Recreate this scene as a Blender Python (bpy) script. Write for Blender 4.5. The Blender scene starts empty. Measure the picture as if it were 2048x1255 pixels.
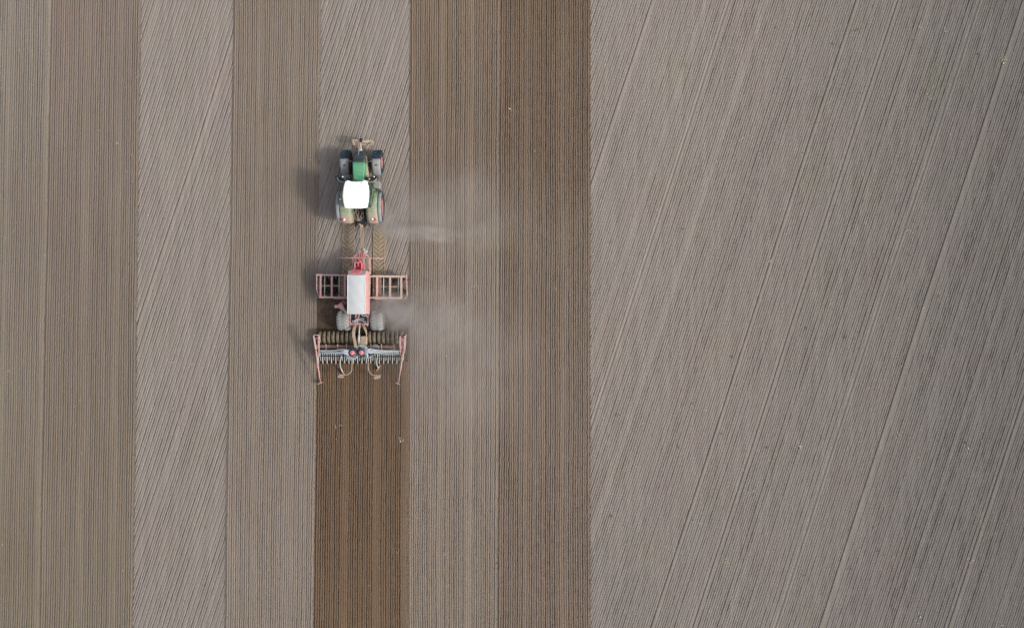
import bpy, math, random
import numpy as np
from mathutils import Vector, Matrix
random.seed(7); np.random.seed(7)
R = math.radians
sc = bpy.context.scene
C = sc.collection
H = 60.0                      # flying height of the camera in metres
S = 30.0                      # metres on the ground -> 30 units of measure in the survey grid

# ------------------------------------------------------------------ camera
cam = bpy.data.cameras.new('camera'); co = bpy.data.objects.new('camera', cam); C.objects.link(co)
co.location = (0, 0, H); co.rotation_euler = (0, 0, 0)
cam.sensor_width = 36; cam.lens = 36 / (2 * (1024 / S) / H); cam.clip_end = 2000; cam.clip_start = .5
sc.camera = co
# ------------------------------------------------------------------ sky and sun
SUN_EL, SUN_AZ = 38.0, -17.0   # elevation; direction the light comes from, counter-clockwise from +x
w = bpy.data.worlds.new('World'); sc.world = w; w.use_nodes = True
nt = w.node_tree; bg = nt.nodes['Background']
sky = nt.nodes.new('ShaderNodeTexSky'); sky.sky_type = 'NISHITA'; sky.sun_disc = False
sky.sun_elevation = R(SUN_EL); sky.sun_rotation = R(90 - SUN_AZ)
sky.air_density = 1.0; sky.dust_density = 3.5; sky.ozone_density = 0.8
hs = nt.nodes.new('ShaderNodeHueSaturation'); hs.inputs['Saturation'].default_value = .45      # thin high haze whitens the sky
nt.links.new(sky.outputs[0], hs.inputs['Color']); nt.links.new(hs.outputs[0], bg.inputs[0]); bg.inputs[1].default_value = 0.15
sun = bpy.data.lights.new('sun', 'SUN'); sun.energy = 1.5; sun.angle = R(7.0); sun.color = (1, .94, .86)
so = bpy.data.objects.new('sun', sun); C.objects.link(so)
d = Vector((math.cos(R(SUN_EL)) * math.cos(R(SUN_AZ)), math.cos(R(SUN_EL)) * math.sin(R(SUN_AZ)), math.sin(R(SUN_EL))))
so.rotation_euler = d.to_track_quat('Z', 'Y').to_euler(); so.location = d * 80
sc.view_settings.view_transform = 'Standard'; sc.view_settings.look = 'None'
sc.view_settings.exposure = 0.40; sc.view_settings.gamma = 1
sc.cycles.filter_width = 1.5
sc.cycles.max_bounces = 6; sc.cycles.volume_bounces = 1; sc.cycles.volume_step_rate = 2.0

# ------------------------------------------------------------------ materials
def s2l(c):
    return tuple((v / 255 / 12.92) if v / 255 <= .04045 else ((v / 255 + .055) / 1.055) ** 2.4 for v in c)

def newmat(name):
    m = bpy.data.materials.new(name); m.use_nodes = True
    nt = m.node_tree; return m, nt, nt.nodes['Principled BSDF']

def node(nt, t, **kw):
    n = nt.nodes.new(t)
    for k, v in kw.items():
        if k.startswith('i_'): n.inputs[int(k[2:])].default_value = v
        else: setattr(n, k, v)
    return n

def mixc(nt, fac, a, b, blend='MIX'):
    n = nt.nodes.new('ShaderNodeMix'); n.data_type = 'RGBA'; n.blend_type = blend
    for i, v in ((0, fac), (6, a), (7, b)):
        if hasattr(v, 'default_value') or hasattr(v, 'links'): nt.links.new(v, n.inputs[i])
        elif i == 0: n.inputs[0].default_value = v
        else: n.inputs[i].default_value = (*v[:3], 1)
    return n.outputs[2]

def noise(nt, vec, scale, detail=3, rough=.6, lo=None, hi=None):
    n = nt.nodes.new('ShaderNodeTexNoise'); n.inputs['Scale'].default_value = scale
    n.inputs['Detail'].default_value = detail; n.inputs['Roughness'].default_value = rough
    if vec is not None: nt.links.new(vec, n.inputs['Vector'])
    if lo is None: return n.outputs[0]
    return ramp(nt, n.outputs[0], lo, hi)

def ramp(nt, v, lo, hi, a=0., b=1.):
    m = nt.nodes.new('ShaderNodeMapRange'); m.interpolation_type = 'SMOOTHSTEP'
    nt.links.new(v, m.inputs[0])
    m.inputs[1].default_value = lo; m.inputs[2].default_value = hi; m.inputs[3].default_value = a; m.inputs[4].default_value = b
    return m.outputs[0]

def math_(nt, op, a, b):
    m = nt.nodes.new('ShaderNodeMath'); m.operation = op
    for i, v in ((0, a), (1, b)):
        if isinstance(v, (int, float)): m.inputs[i].default_value = v
        else: nt.links.new(v, m.inputs[i])
    return m.outputs[0]

def soil(name, stops, patches=((0.5, (0, 0, 0)),), rough_bump=.35, fine=.2, xgrad=None, tilt=0.0):
    """dry tilled soil. stops = [(world y, colour)] running along the field, so dust that settled and damper soil
    keep their own places; soft patches of the same soil tones break it up."""
    m, nt, b = newmat(name)
    g = nt.nodes.new('ShaderNodeNewGeometry'); pos = g.outputs['Position']
    sep = nt.nodes.new('ShaderNodeSeparateXYZ'); nt.links.new(pos, sep.inputs[0])
    wob = noise(nt, pos, .12, 2, .5)
    yy = math_(nt, 'ADD', sep.outputs[1], math_(nt, 'MULTIPLY', math_(nt, 'SUBTRACT', wob, .5), 14))
    col = None
    stops = sorted(stops)
    col = stops[0][1]
    for (y0, c0), (y1, c1) in zip(stops, stops[1:]):
        col = mixc(nt, ramp(nt, yy, y0, y1), col, c1)
    if xgrad:
        col = mixc(nt, ramp(nt, sep.outputs[0], xgrad[0], xgrad[1]), col, xgrad[2])
    # soft mineral patches, rosy and olive
    p1 = noise(nt, pos, .22, 3, .55, .50, .72); p2 = noise(nt, node_off(nt, pos, (31, 7, 0)), .28, 3, .55, .52, .75)
    col = mixc(nt, math_(nt, 'MULTIPLY', p1, .35), col, (1.06, .93, .99), 'MULTIPLY')
    col = mixc(nt, math_(nt, 'MULTIPLY', p2, .55), col, (.97, 1.0, .88), 'MULTIPLY')
    # crumb-scale colour variety
    f = noise(nt, pos, 9, 3, .75)
    col = mixc(nt, ramp(nt, f, .3, .7, 0, 1), mixc(nt, fine, col, (.55, .52, .5), 'MULTIPLY'), mixc(nt, fine, col, (1.35, 1.36, 1.37), 'MULTIPLY'))
    # streaks drawn out along the rows
    mp = nt.nodes.new('ShaderNodeMapping'); mp.inputs['Scale'].default_value = (3.2, .10, 1)
    mp.inputs['Rotation'].default_value = (0, 0, tilt)
    nt.links.new(pos, mp.inputs[0])
    st = noise(nt, mp.outputs[0], 1.0, 3, .6)
    col = mixc(nt, ramp(nt, st, .35, .68, 0, 1), mixc(nt, .18, col, (.55, .53, .5), 'MULTIPLY'), mixc(nt, .15, col, (1.4, 1.4, 1.4), 'MULTIPLY'))
    at = nt.nodes.new('ShaderNodeAttribute'); at.attribute_name = 'pressed'
    col = mixc(nt, math_(nt, 'MULTIPLY', at.outputs['Fac'], .6), col, (1.28, 1.27, 1.22), 'MULTIPLY')
    nt.links.new(col, b.inputs['Base Color']); b.inputs['Roughness'].default_value = .95
    b.inputs['Specular IOR Level'].default_value = .15
    n1 = noise(nt, pos, 14, 4, .7); n2 = noise(nt, pos, 45, 2, .6)
    h = math_(nt, 'ADD', n1, math_(nt, 'MULTIPLY', n2, .5))
    bp = nt.nodes.new('ShaderNodeBump'); bp.inputs['Strength'].default_value = rough_bump; bp.inputs['Distance'].default_value = .05
    nt.links.new(h, bp.inputs['Height']); nt.links.new(bp.outputs[0], b.inputs['Normal'])
    return m

def node_off(nt, v, off):
    m = nt.nodes.new('ShaderNodeVectorMath'); m.operation = 'ADD'; nt.links.new(v, m.inputs[0]); m.inputs[1].default_value = off
    return m.outputs[0]

DUST = (.33, .26, .20)
def paint(name, col, dust=.25, rough=.45, metal=0., bump=.0, dustcol=DUST, coat=0., yfade=None, scale=5.):
    """paint, plastic or rubber with field dust lying on it; yfade=(y0,y1): dust thickens from world y0 towards y1"""
    m, nt, b = newmat(name)
    g = nt.nodes.new('ShaderNodeNewGeometry')
    f = noise(nt, g.outputs['Position'], scale, 4, .65)
    fac = ramp(nt, f, .75 - dust, 1.05 - dust * .9)
    nz = nt.nodes.new('ShaderNodeSeparateXYZ'); nt.links.new(g.outputs['Normal'], nz.inputs[0])
    fac = math_(nt, 'MULTIPLY', fac, ramp(nt, nz.outputs[2], -.3, .8, .5, 1))
    if yfade:
        sp = nt.nodes.new('ShaderNodeSeparateXYZ'); nt.links.new(g.outputs['Position'], sp.inputs[0])
        yy = math_(nt, 'ADD', sp.outputs[1], math_(nt, 'MULTIPLY', math_(nt, 'SUBTRACT', f, .5), .5))
        fac = math_(nt, 'MAXIMUM', fac, ramp(nt, yy, yfade[0], yfade[1], 0, .93))
    c = mixc(nt, fac, col, dustcol)
    c = mixc(nt, noise(nt, g.outputs['Position'], 23, 3, .6, .45, .8), c, mixc(nt, .5, c, (.7, .68, .66), 'MULTIPLY'))
    nt.links.new(c, b.inputs['Base Color'])
    nt.links.new(math_(nt, 'ADD', math_(nt, 'MULTIPLY', fac, .4), rough), b.inputs['Roughness'])
    b.inputs['Metallic'].default_value = metal; b.inputs['Coat Weight'].default_value = coat
    if bump:
        bp = nt.nodes.new('ShaderNodeBump'); bp.inputs['Strength'].default_value = bump; bp.inputs['Distance'].default_value = .02
        nt.links.new(noise(nt, g.outputs['Position'], 30, 3), bp.inputs['Height']); nt.links.new(bp.outputs[0], b.inputs['Normal'])
    return m

M = {}
M['green'] = paint('green_paint', (.09, .35, .185), .28, .35, coat=.3)
M['fender_green'] = paint('dusty_green_paint', (.075, .25, .13), .42, .4, yfade=(6.75, 6.25), dustcol=(.36, .29, .22))
M['fender_grey'] = paint('grey_flexible_plastic', (.20, .22, .24), .4, .55, dustcol=(.30, .28, .26))
M['dark_grey'] = paint('dark_grey_plastic', (.035, .05, .058), .15, .5)
M['black'] = paint('black_plastic', (.01, .012, .016), .12, .5)
M['roof'] = paint('white_roof_plastic', (.95, .95, .95), .0, .3)
M['groove'] = paint('grey_groove', (.45, .45, .46), .0, .5)
M['rubber'] = paint('tyre_rubber', (.012, .022, .034), .15, .75, bump=.2, dustcol=(.16, .16, .15))
M['tread'] = paint('tyre_tread', (.03, .065, .10), .2, .6, dustcol=(.16, .17, .17)); M['tread_dusty_lit'] = paint('dusty_lit_tread', (.34, .36, .36), .2, .9, dustcol=(.36, .36, .33))  # dusted lugs, coloured paler than the tyre to boost the groove shading
M['rubber_dusty'] = paint('dust_covered_rubber', (.21, .215, .20), .35, .9, bump=.2, dustcol=(.28, .27, .25))
M['rubber_soil'] = paint('soil_covered_rubber', (.08, .065, .045), .5, .95, bump=.5, dustcol=(.22, .175, .12))
M['rim_red'] = paint('red_rim_paint', (.50, .10, .10), .42, .6)
M['red'] = paint('red_paint', (.50, .03, .05), .2, .4)
M['red_dusty'] = paint('dusty_red_paint', (.46, .15, .14), .5, .6, dustcol=(.50, .35, .31))
M['red_pale'] = paint('faded_pink_paint', (.50, .22, .22), .42, .6, dustcol=(.50, .38, .35))
M['tan'] = paint('dust_caked_steel', (.36, .27, .19), .4, .8, dustcol=(.45, .36, .28))
M['cap_red'] = paint('pinkish_red_cap', (.66, .16, .20), .3, .6, dustcol=(.6, .35, .33)); M['pink_tan'] = paint('dust_caked_red_steel', (.46, .28, .24), .5, .8, dustcol=(.47, .37, .31))
M['brown'] = paint('dusty_brown_red_steel', (.17, .085, .07), .35, .8, dustcol=(.27, .19, .16))
M['cover'] = paint('silver_tarpaulin', (.50, .52, .52), .28, .5, bump=.5, dustcol=(.50, .50, .49), scale=2.2)
M['steel'] = paint('bare_steel', (.35, .36, .36), .3, .45, .5)
M['pale_steel'] = paint('pale_galvanised_steel', (.50, .49, .45), .2, .6, dustcol=(.42, .38, .33))
M['hose'] = paint('pale_seed_hose', (.36, .41, .46), .3, .5, dustcol=(.50, .49, .46))
M['hose_tan'] = paint('dusty_hydraulic_hose', (.36, .30, .23), .5, .8)
M['white'] = paint('white_enamel', (.62, .62, .62), .15, .4)
M['board_white'] = paint('dusty_board', (.45, .38, .36), .5, .6, dustcol=(.36, .29, .25)); M['board_red'] = paint('dusty_board_red', (.40, .12, .12), .4, .6)
M['glass'] = paint('tinted_cab_glass', (.02, .05, .045), .1, .08)
M['lamp_red'] = paint('red_lamp_lens', (.55, .03, .08), .05, .2)
M['lamp_white'] = paint('clear_lamp_lens', (.9, .9, .9), .0, .15)
M['straw'] = paint('straw', (.62, .55, .40), .3, .8)

# ------------------------------------------------------------------ mesh helpers
def G(px, py, z=0.0):
    """survey-grid reading of a point z metres above the field -> world metres"""
    k = (1 - z / H) / S
    return Vector(((px - 1024) * k, (627.5 - py) * k, z))

class MB:
    def __init__(s): s.v = []; s.f = []; s.sm = []; s.cut = []
    def add(s, vs, fs, smooth=False):
        o = len(s.v); s.cut.append((o, len(s.f))); s.v += [tuple(v) for v in vs]
        s.f += [tuple(i + o for i in f) for f in fs]; s.sm += [smooth] * len(fs); return s
    def box(s, c, size, rot=None):
        hx, hy, hz = [q / 2 for q in size]
        vs = [Vector((x, y, z)) for x in (-hx, hx) for y in (-hy, hy) for z in (-hz, hz)]
        if rot is not None: vs = [rot @ v for v in vs]
        c = Vector(c)
        return s.add([v + c for v in vs], [(0, 1, 3, 2), (4, 6, 7, 5), (0, 4, 5, 1), (2, 3, 7, 6), (0, 2, 6, 4), (1, 5, 7, 3)])
    def bar(s, p, q, w=.08, h=.08):
        p, q = Vector(p), Vector(q); d = (q - p).normalized()
        up = Vector((0, 0, 1)) if abs(d.z) < .95 else Vector((0, 1, 0))
        a = d.cross(up).normalized() * w / 2; b = a.cross(d).normalized() * h / 2
        vs = [p - a - b, p + a - b, p + a + b, p - a + b, q - a - b, q + a - b, q + a + b, q - a + b]
        return s.add(vs, [(3, 2, 1, 0), (4, 5, 6, 7), (0, 1, 5, 4), (1, 2, 6, 5), (2, 3, 7, 6), (3, 0, 4, 7)])
    def tube(s, pts, r=.02, n=8, smooth=True, r2=None):
        pts = [Vector(p) for p in pts]; rings = []; r2 = r if r2 is None else r2
        prev = None
        for i, p in enumerate(pts):
            d = (pts[min(i + 1, len(pts) - 1)] - pts[max(i - 1, 0)]).normalized()
            up = Vector((0, 0, 1)) if abs(d.z) < .95 else Vector((0, 1, 0))
            a = d.cross(up).normalized(); b = a.cross(d).normalized()
            if prev is not None and a.dot(prev) < 0: a = -a; b = -b
            prev = a
            rr = r + (r2 - r) * i / (len(pts) - 1)
            rings.append([p + (a * math.cos(t) + b * math.sin(t)) * rr for t in [2 * math.pi * k / n for k in range(n)]])
        vs = [v for g in rings for v in g]; fs = []
        for i in range(len(rings) - 1):
            for k in range(n):
                k2 = (k + 1) % n; fs.append((i * n + k, i * n + k2, (i + 1) * n + k2, (i + 1) * n + k))
        fs.append(tuple(range(n))[::-1]); fs.append(tuple((len(rings) - 1) * n + k for k in range(n)))
        return s.add(vs, fs, smooth)
    def lathe(s, c, prof, n=32, axis='x', smooth=True, close=False):
        """prof: list of (offset along axis, radius)"""
        vs = []; c = Vector(c)
        for k in range(n):
            t = 2 * math.pi * k / n; ct, st = math.cos(t), math.sin(t)
            for a, r in prof:
                vs.append(c + (Vector((a, r * ct, r * st)) if axis == 'x' else Vector((r * ct, a, r * st)) if axis == 'y' else Vector((r * ct, r * st, a))))
        m = len(prof); fs = []
        for k in range(n):
            k2 = (k + 1) % n
            for j in range(m - 1): fs.append((k * m + j, k * m + j + 1, k2 * m + j + 1, k2 * m + j))
            if close: fs.append((k * m + m - 1, k * m, k2 * m, k2 * m + m - 1))
        return s.add(vs, fs, smooth)
    def prism(s, poly, z0, z1):
        """poly: world (x,y) or vectors; vertical prism"""
        n = len(poly); vs = [(p[0], p[1], z0) for p in poly] + [(p[0], p[1], z1) for p in poly]
        return s.add(vs, [tuple(range(n))[::-1], tuple(range(n, 2 * n))] + [(k, (k + 1) % n, n + (k + 1) % n, n + k) for k in range(n)])
    def loft(s, secs, smooth=False):
        """closed rings of equal length"""
        n = len(secs[0]); vs = [v for g in secs for v in g]; fs = []
        for i in range(len(secs) - 1):
            for k in range(n):
                k2 = (k + 1) % n; fs.append((i * n + k, i * n + k2, (i + 1) * n + k2, (i + 1) * n + k))
        s.add(vs, fs, smooth)
        o = len(s.v) - len(vs)
        s.f += [tuple(o + k for k in range(n))[::-1], tuple(o + (len(secs) - 1) * n + k for k in range(n))]; s.sm += [False, False]
        return s
    def each(s, name, mat, parent=None, bevel=0, pieces=1):
        """one object for every primitive (or every run of several)"""
        cuts = s.cut[::pieces] + [(len(s.v), len(s.f))]; out = []
        for (a, fa), (b, fb) in zip(cuts, cuts[1:]):
            q = MB(); q.add(s.v[a:b], [tuple(i - a for i in f) for f in s.f[fa:fb]]); q.sm = s.sm[fa:fb]
            out.append(q.build(name, mat, parent, bevel))
        return out
    def build(s, name, mat, parent=None, bevel=0, seg=2):
        me = bpy.data.meshes.new(name)
        off = world_of(parent) if parent else Vector((0, 0, 0))
        me.from_pydata([tuple(Vector(v) - off) for v in s.v], [], s.f); me.validate()
        bm_fix(me)
        if len(me.polygons) == len(s.sm): me.polygons.foreach_set('use_smooth', s.sm)
        o = bpy.data.objects.new(name, me); C.objects.link(o)
        me.materials.append(M[mat] if isinstance(mat, str) else mat)
        if parent: o.parent = parent
        if bevel:
            b = o.modifiers.new('b', 'BEVEL'); b.width = bevel; b.segments = seg; b.limit_method = 'ANGLE'; b.angle_limit = R(35)
        return o

import bmesh
def bm_fix(me):
    bm = bmesh.new(); bm.from_mesh(me); bmesh.ops.recalc_face_normals(bm, faces=bm.faces); bm.to_mesh(me); bm.free()

def world_of(o):
    v = Vector((0, 0, 0))
    while o: v += o.location; o = o.parent
    return v

def empty(name, loc, parent=None):
    o = bpy.data.objects.new(name, None); C.objects.link(o); o.empty_display_size = .3
    if parent: o.parent = parent; o.location = Vector(loc) - world_of(parent)
    else: o.location = loc
    return o

def tag(o, label=None, cat=None, group=None, kind=None):
    if label: o['label'] = label
    if cat: o['category'] = cat
    if group: o['group'] = group
    if kind: o['kind'] = kind
    return o

def smooth_path(pts, k=6):
    pts = [Vector(p) for p in pts]; P = [pts[0]] + pts + [pts[-1]]; out = []
    for i in range(1, len(P) - 2):
        for j in range(k):
            t = j / k; a, b, c, e = P[i - 1], P[i], P[i + 1], P[i + 2]
            out.append(.5 * ((2 * b) + (c - a) * t + (2 * a - 5 * b + 4 * c - e) * t * t + (3 * b - a - 3 * c + e) * t ** 3))
    out.append(P[-2]); return out

# ------------------------------------------------------------------ the field
def vnoise(u, v, su, sv, seed, octs=1):
    """smooth value noise on arrays u, v with cell sizes su, sv"""
    rs = np.random.RandomState(seed); T = rs.rand(256, 256); out = 0; amp = 1; tot = 0
    for _ in range(octs):
        a = u / su + 1000; b = v / sv + 1000
        i = np.floor(a).astype(int); j = np.floor(b).astype(int); fa = a - i; fb = b - j
        fa = fa * fa * (3 - 2 * fa); fb = fb * fb * (3 - 2 * fb)
        g = lambda p, q: T[p % 256, q % 256]
        out = out + amp * ((g(i, j) * (1 - fa) + g(i + 1, j) * fa) * (1 - fb) + (g(i, j + 1) * (1 - fa) + g(i + 1, j + 1) * fa) * fb)
        tot += amp; amp *= .5; su, sv = su / 2, sv / 2
    return out / tot - .5

def grid_mesh(name, X, Y, Z, mat, keep=None, pressed=None):
    n, m = X.shape
    idx = np.arange(n * m).reshape(n, m)
    q = np.stack([idx[:-1, :-1], idx[1:, :-1], idx[1:, 1:], idx[:-1, 1:]], -1).reshape(-1, 4)
    if keep is not None: q = q[keep.reshape(-1)]
    used = np.unique(q); rem = np.full(n * m, -1); rem[used] = np.arange(len(used)); q = rem[q]
    co = np.stack([X, Y, Z], -1).reshape(-1, 3)[used]
    a, b, c = co[q[0, 0]], co[q[0, 1]], co[q[0, 2]]
    if np.cross(b - a, c - a)[2] < 0: q = q[:, ::-1]
    me = bpy.data.meshes.new(name)
    me.vertices.add(len(co)); me.vertices.foreach_set('co', co.astype(np.float32).ravel())
    me.loops.add(q.size); me.loops.foreach_set('vertex_index', q.astype(np.int32).ravel())
    me.polygons.add(len(q)); me.polygons.foreach_set('loop_start', np.arange(0, q.size, 4, dtype=np.int32))
    me.polygons.foreach_set('loop_total', np.full(len(q), 4, np.int32))
    me.polygons.foreach_set('use_smooth', np.ones(len(q), bool))
    me.update(calc_edges=True)
    if pressed is not None:           # where wheels pressed the crust smooth
        at = me.attributes.new('pressed', 'FLOAT', 'POINT'); at.data.foreach_set('value', pressed.reshape(-1)[used].astype(np.float32))
    o = bpy.data.objects.new(name, me); C.objects.link(o); me.materials.append(mat); o['kind'] = 'structure'
    return o

# pass boundaries: grid x at the top (y=0) and at the bottom (y=1255)
B = {'a0': (-78, -104), 'a1': (102, 78), 'a2': (282, 265), 'd0': (467, 449), 'd1': (642, 626), 'f0': (820, 815), 'f1': (1000, 994), 'f2': (1180, 1181)}
def bx(k, y):
    y = np.asarray(y, float); q = sum(map(ord, k)) * 3.1
    wob = .5 * np.sin(y / 197 + q) + .3 * np.sin(y / 61 + 2 * q) + 1.1 * vnoise(y, y * 0 + q, 9, 1, 77, 2) + 1.0 * vnoise(y, y * 0 + q, 3.1, 1, 78)
    return B[k][0] + (B[k][1] - B[k][0]) * y / 1255.0 + wob
YT, YB = -75.0, 1330.0

SLOPE = .326
# wheel bands of the older, slanting passes: x at y=0, half width, kind
BANDS = [(317, 6, 0), (492, 6, 1), (640, 5, 0), (815, 5, 0), (905, 5, 1), (1062, 5, 0), (1130, 4, 0), (1307, 6, 1), (1415, 4, 0), (1464, 4, 1), (1534, 6, 0),
         (1714, 4, 1), (1797, 4, 1), (1860, 4, 0), (1962, 4, 1), (2051, 6, 1), (2200, 4, 0), (2310, 5, 1), (2400, 4, 0), (150, 5, 0), (20, 5, 1)]
def diag_height(u, y):
    """u: x of the row at y=0 (grid units), y grid units"""
    u = u + vnoise(u, y, 160, 300, 2) * 4 + vnoise(u, y, 9, 60, 3) * .55
    pitch = 4.74; r = u / pitch; i = np.floor(r); t = np.abs(r - i - .5) * pitch / S     # metres from groove centre
    rs = np.random.RandomState(11); D = rs.rand(4096); even = (i.astype(int) % 2 == 0)
    pair = np.abs(r / 2 - np.floor(r / 2) - .25) * 2 * pitch / S      # metres from the deep groove of a pair
    old = np.clip((u - 1180) / 60, 0, 1)                              # right of the seeded strips both grooves are alike
    depth = .008 + .024 * D[(i.astype(int)) % 4096] + np.where(even, .020, -.007) * (1 - .7 * old)
    depth = depth * (1 + 1.0 * vnoise(i * 7.3, y, 3, 13, 4)) * (1 + (1.0 - .5 * old) * vnoise(u, y, 120, 90, 5, 2)) * (1 + (1.3 - .7 * old) * vnoise(u, y, 11, 500, 12))
    band = np.zeros_like(u)
    z = np.zeros_like(u)
    for x0, hw, k in BANDS:
        e = np.clip(1.3 - np.abs(u - x0) / hw * 1.0, 0, 1)
        band = np.maximum(band, e * (.85 if k else .5))
        if k: z -= .055 * np.exp(-((u - x0 + hw + .2) / 1.5) ** 2)
    groove = np.clip(1 - t / .045, 0, 1)
    z += -depth * groove * (1 - band) - (.004 + .004 * old) * np.cos(np.pi * t / .079) * (1 - band) - (.005 - .002 * old) * np.cos(np.pi * pair / .158) * (1 - band) - .006 * band
    z += .007 * vnoise(u * 1.0, y, 2.3, 6, 6, 2) + .02 * vnoise(u, y, 40, 60, 7)
    return z, band

# slanting rows, one sheet, only where later passes do not cover it
u = np.arange(-60, 2660, .79); v = np.arange(YT, YB + 1, 3.0)
U, V = np.meshgrid(u, v, indexing='ij')
PX = U - SLOPE * V + 10 * ((V - 627) / 627) ** 2 * 0 ; PY = V
Z, BAND = diag_height(U, V)
def inside(px, py, a, b, m=4): return (px > bx(a, py) + m) & (px < bx(b, py) - m)
cov = (px_lt := (PX < bx('a2', PY) - 4)) | inside(PX, PY, 'd0', 'd1') | ((PX > bx('f0', PY) + 4) & (PX < bx('f2', PY) - 4)) \
      | (inside(PX, PY, 'd1', 'f0') & (PY > 600)) | (PX > 2150) | (PX < -100)
und = (PX < bx('a2', PY) - .5) | inside(PX, PY, 'd0', 'd1', .5) | ((PX > bx('f0', PY) + .5) & (PX < bx('f2', PY) - .5)) | (inside(PX, PY, 'd1', 'f0', .5) & (PY > 600))
Z = np.where(und, Z - .05, Z)
c4 = cov[:-1, :-1] & cov[1:, :-1] & cov[1:, 1:] & cov[:-1, 1:]
m_diag = soil('dry_crusted_soil', [(-22, s2l((128, 121, 115))), (0, s2l((133, 125, 118))), (22, s2l((135, 127, 120)))], xgrad=(8, 42, s2l((104, 100, 96))), tilt=-math.atan(SLOPE))
fld = grid_mesh('field', (PX - 1024) / S, (627.5 - PY) / S, Z, m_diag, ~c4, BAND)
fld['label'] = 'dry grey field soil with slanting rows'

def strip(name, a, b, y0, y1, mat, seed, zb=.045, nrows=40, bands=(), edge_l=True, depthk=1., label=None):
    n = nrows * 6; s = np.linspace(0, 1, n + 1); yy = np.arange(y0, y1 + 1, 3.0)
    Sg, Yg = np.meshgrid(s, yy, indexing='ij')
    mid = np.clip(4 * Sg * (1 - Sg), 0, 1) ** .5
    X = bx(a, Yg) + (bx(b, Yg) - bx(a, Yg)) * Sg + (vnoise(Sg * 60, Yg, 1.3, 22, seed + 1) * .7 + vnoise(Sg * 60, Yg, 7, 160, seed + 8) * 1.6) * mid
    r = Sg * nrows; i = np.floor(r).astype(int); t = np.abs(r - i - .5) * .15
    rs = np.random.RandomState(seed + 5); D = rs.rand(nrows + 2)
    depth = (.014 + .022 * D[i] + np.where(i % 2 == 0, .016, .002)) * depthk
    depth = depth * (1 + 1.0 * vnoise(i * 5.1, Yg, 3, 9, seed + 2)) * (1 + .7 * vnoise(Sg * 180, Yg, 60, 120, seed + 3, 2))
    z = np.zeros_like(X); band = np.zeros_like(X)
    for s0, hw, k in bands:
        e = np.clip(1.4 - np.abs(Sg - s0) * 180 / hw, 0, 1); band = np.maximum(band, e * k)
    z += -depth * np.clip(1 - t / .042, 0, 1) * (1 - band) - .008 * np.cos(np.pi * t / .075) * (1 - band) - .004 * np.cos(np.pi * (np.abs(r / 2 - np.floor(r / 2) - .25) * .3) / .15) * (1 - band)
    z += .007 * vnoise(Sg * 180, Yg, 1.8, 5, seed + 4, 2) + .012 * vnoise(Sg * 180, Yg, 35, 60, seed + 6)
    z += zb
    # edges: small crumbled ridge, then down into the older ground
    el = np.clip(Sg * 180 / 2.2, 0, 1); er = np.clip((1 - Sg) * 180 / 2.2, 0, 1)
    z += .02 * np.exp(-((Sg * 180 - 3.2) / 1.6) ** 2) * (1 if edge_l else 0)
    z = z * np.minimum(el, er) + .012 * (1 - np.minimum(el, er))
    o = grid_mesh(name, (X - 1024) / S, (627.5 - Yg) / S, z, mat, None, band)
    if label: o['label'] = label
    return o

cA = s2l((122, 112, 99)); cA2 = s2l((130, 118, 107))
mA = soil('seeded_soil_olive', [(-20, s2l((113, 104, 91))), (5, s2l((117, 108, 98))), (20, s2l((123, 115, 106)))])
mB = soil('seeded_soil_brown', [(-20, s2l((113, 104, 92))), (0, s2l((114, 104, 94))), (20, s2l((119, 108, 99)))])
mD = soil('seeded_soil_middle', [(-20, s2l((124, 114, 105))), (0, s2l((123, 113, 103))), (20, s2l((121, 110, 99)))])
mE = soil('fresh_damp_soil', [(-20, s2l((102, 85, 69))), (-5, s2l((98, 81, 66))), (0, s2l((98, 83, 69)))], fine=.3)
mT = soil('loose_cultivated_soil', [(-6, s2l((92, 78, 64))), (3, s2l((98, 84, 70)))], rough_bump=.9, fine=.5)
mF1 = soil('seeded_soil_fading', [(-20, s2l((122, 111, 100))), (-6, s2l((125, 114, 104))), (4, s2l((123, 113, 103))), (13, s2l((114, 101, 88))), (21, s2l((117, 103, 89)))])
mF2 = soil('seeded_soil_damp', [(-20, s2l((114, 101, 90))), (-6, s2l((116, 103, 92))), (4, s2l((114, 102, 90))), (13, s2l((107, 92, 79))), (21, s2l((107, 92, 78)))])
strip('field', 'a0', 'a1', YT, YB, mA, 100, bands=[(.3, 5, .7), (.55, 5, .6), (.97, 5, .8)], label='olive grey seeded strip at the left edge')
strip('field', 'a1', 'a2', YT, YB, mB, 120, bands=[(.42, 7, .5), (.78, 6, .5)], label='brown grey seeded strip')
strip('field', 'd0', 'd1', YT, YB, mD, 140, bands=[(.3, 5, .35), (.72, 5, .4)], label='narrow brown seeded strip')
strip('field', 'd1', 'f0', 722, YB, mE, 160, bands=[(.33, 7, .6), (.66, 7, .75), (.96, 5, .9)], depthk=1.45, zb=.05, label='dark freshly sown strip behind the seed drill')
strip('field', 'f0', 'f1', YT, YB, mF1, 180, bands=[(.36, 6, .5), (.68, 6, .6)], label='brown seeded strip fading to dusty grey')
strip('field', 'f1', 'f2', YT, YB, mF2, 200, bands=[(.3, 5, .35), (.7, 6, .4)], depthk=1.15, label='darkest brown seeded strip')

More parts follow.
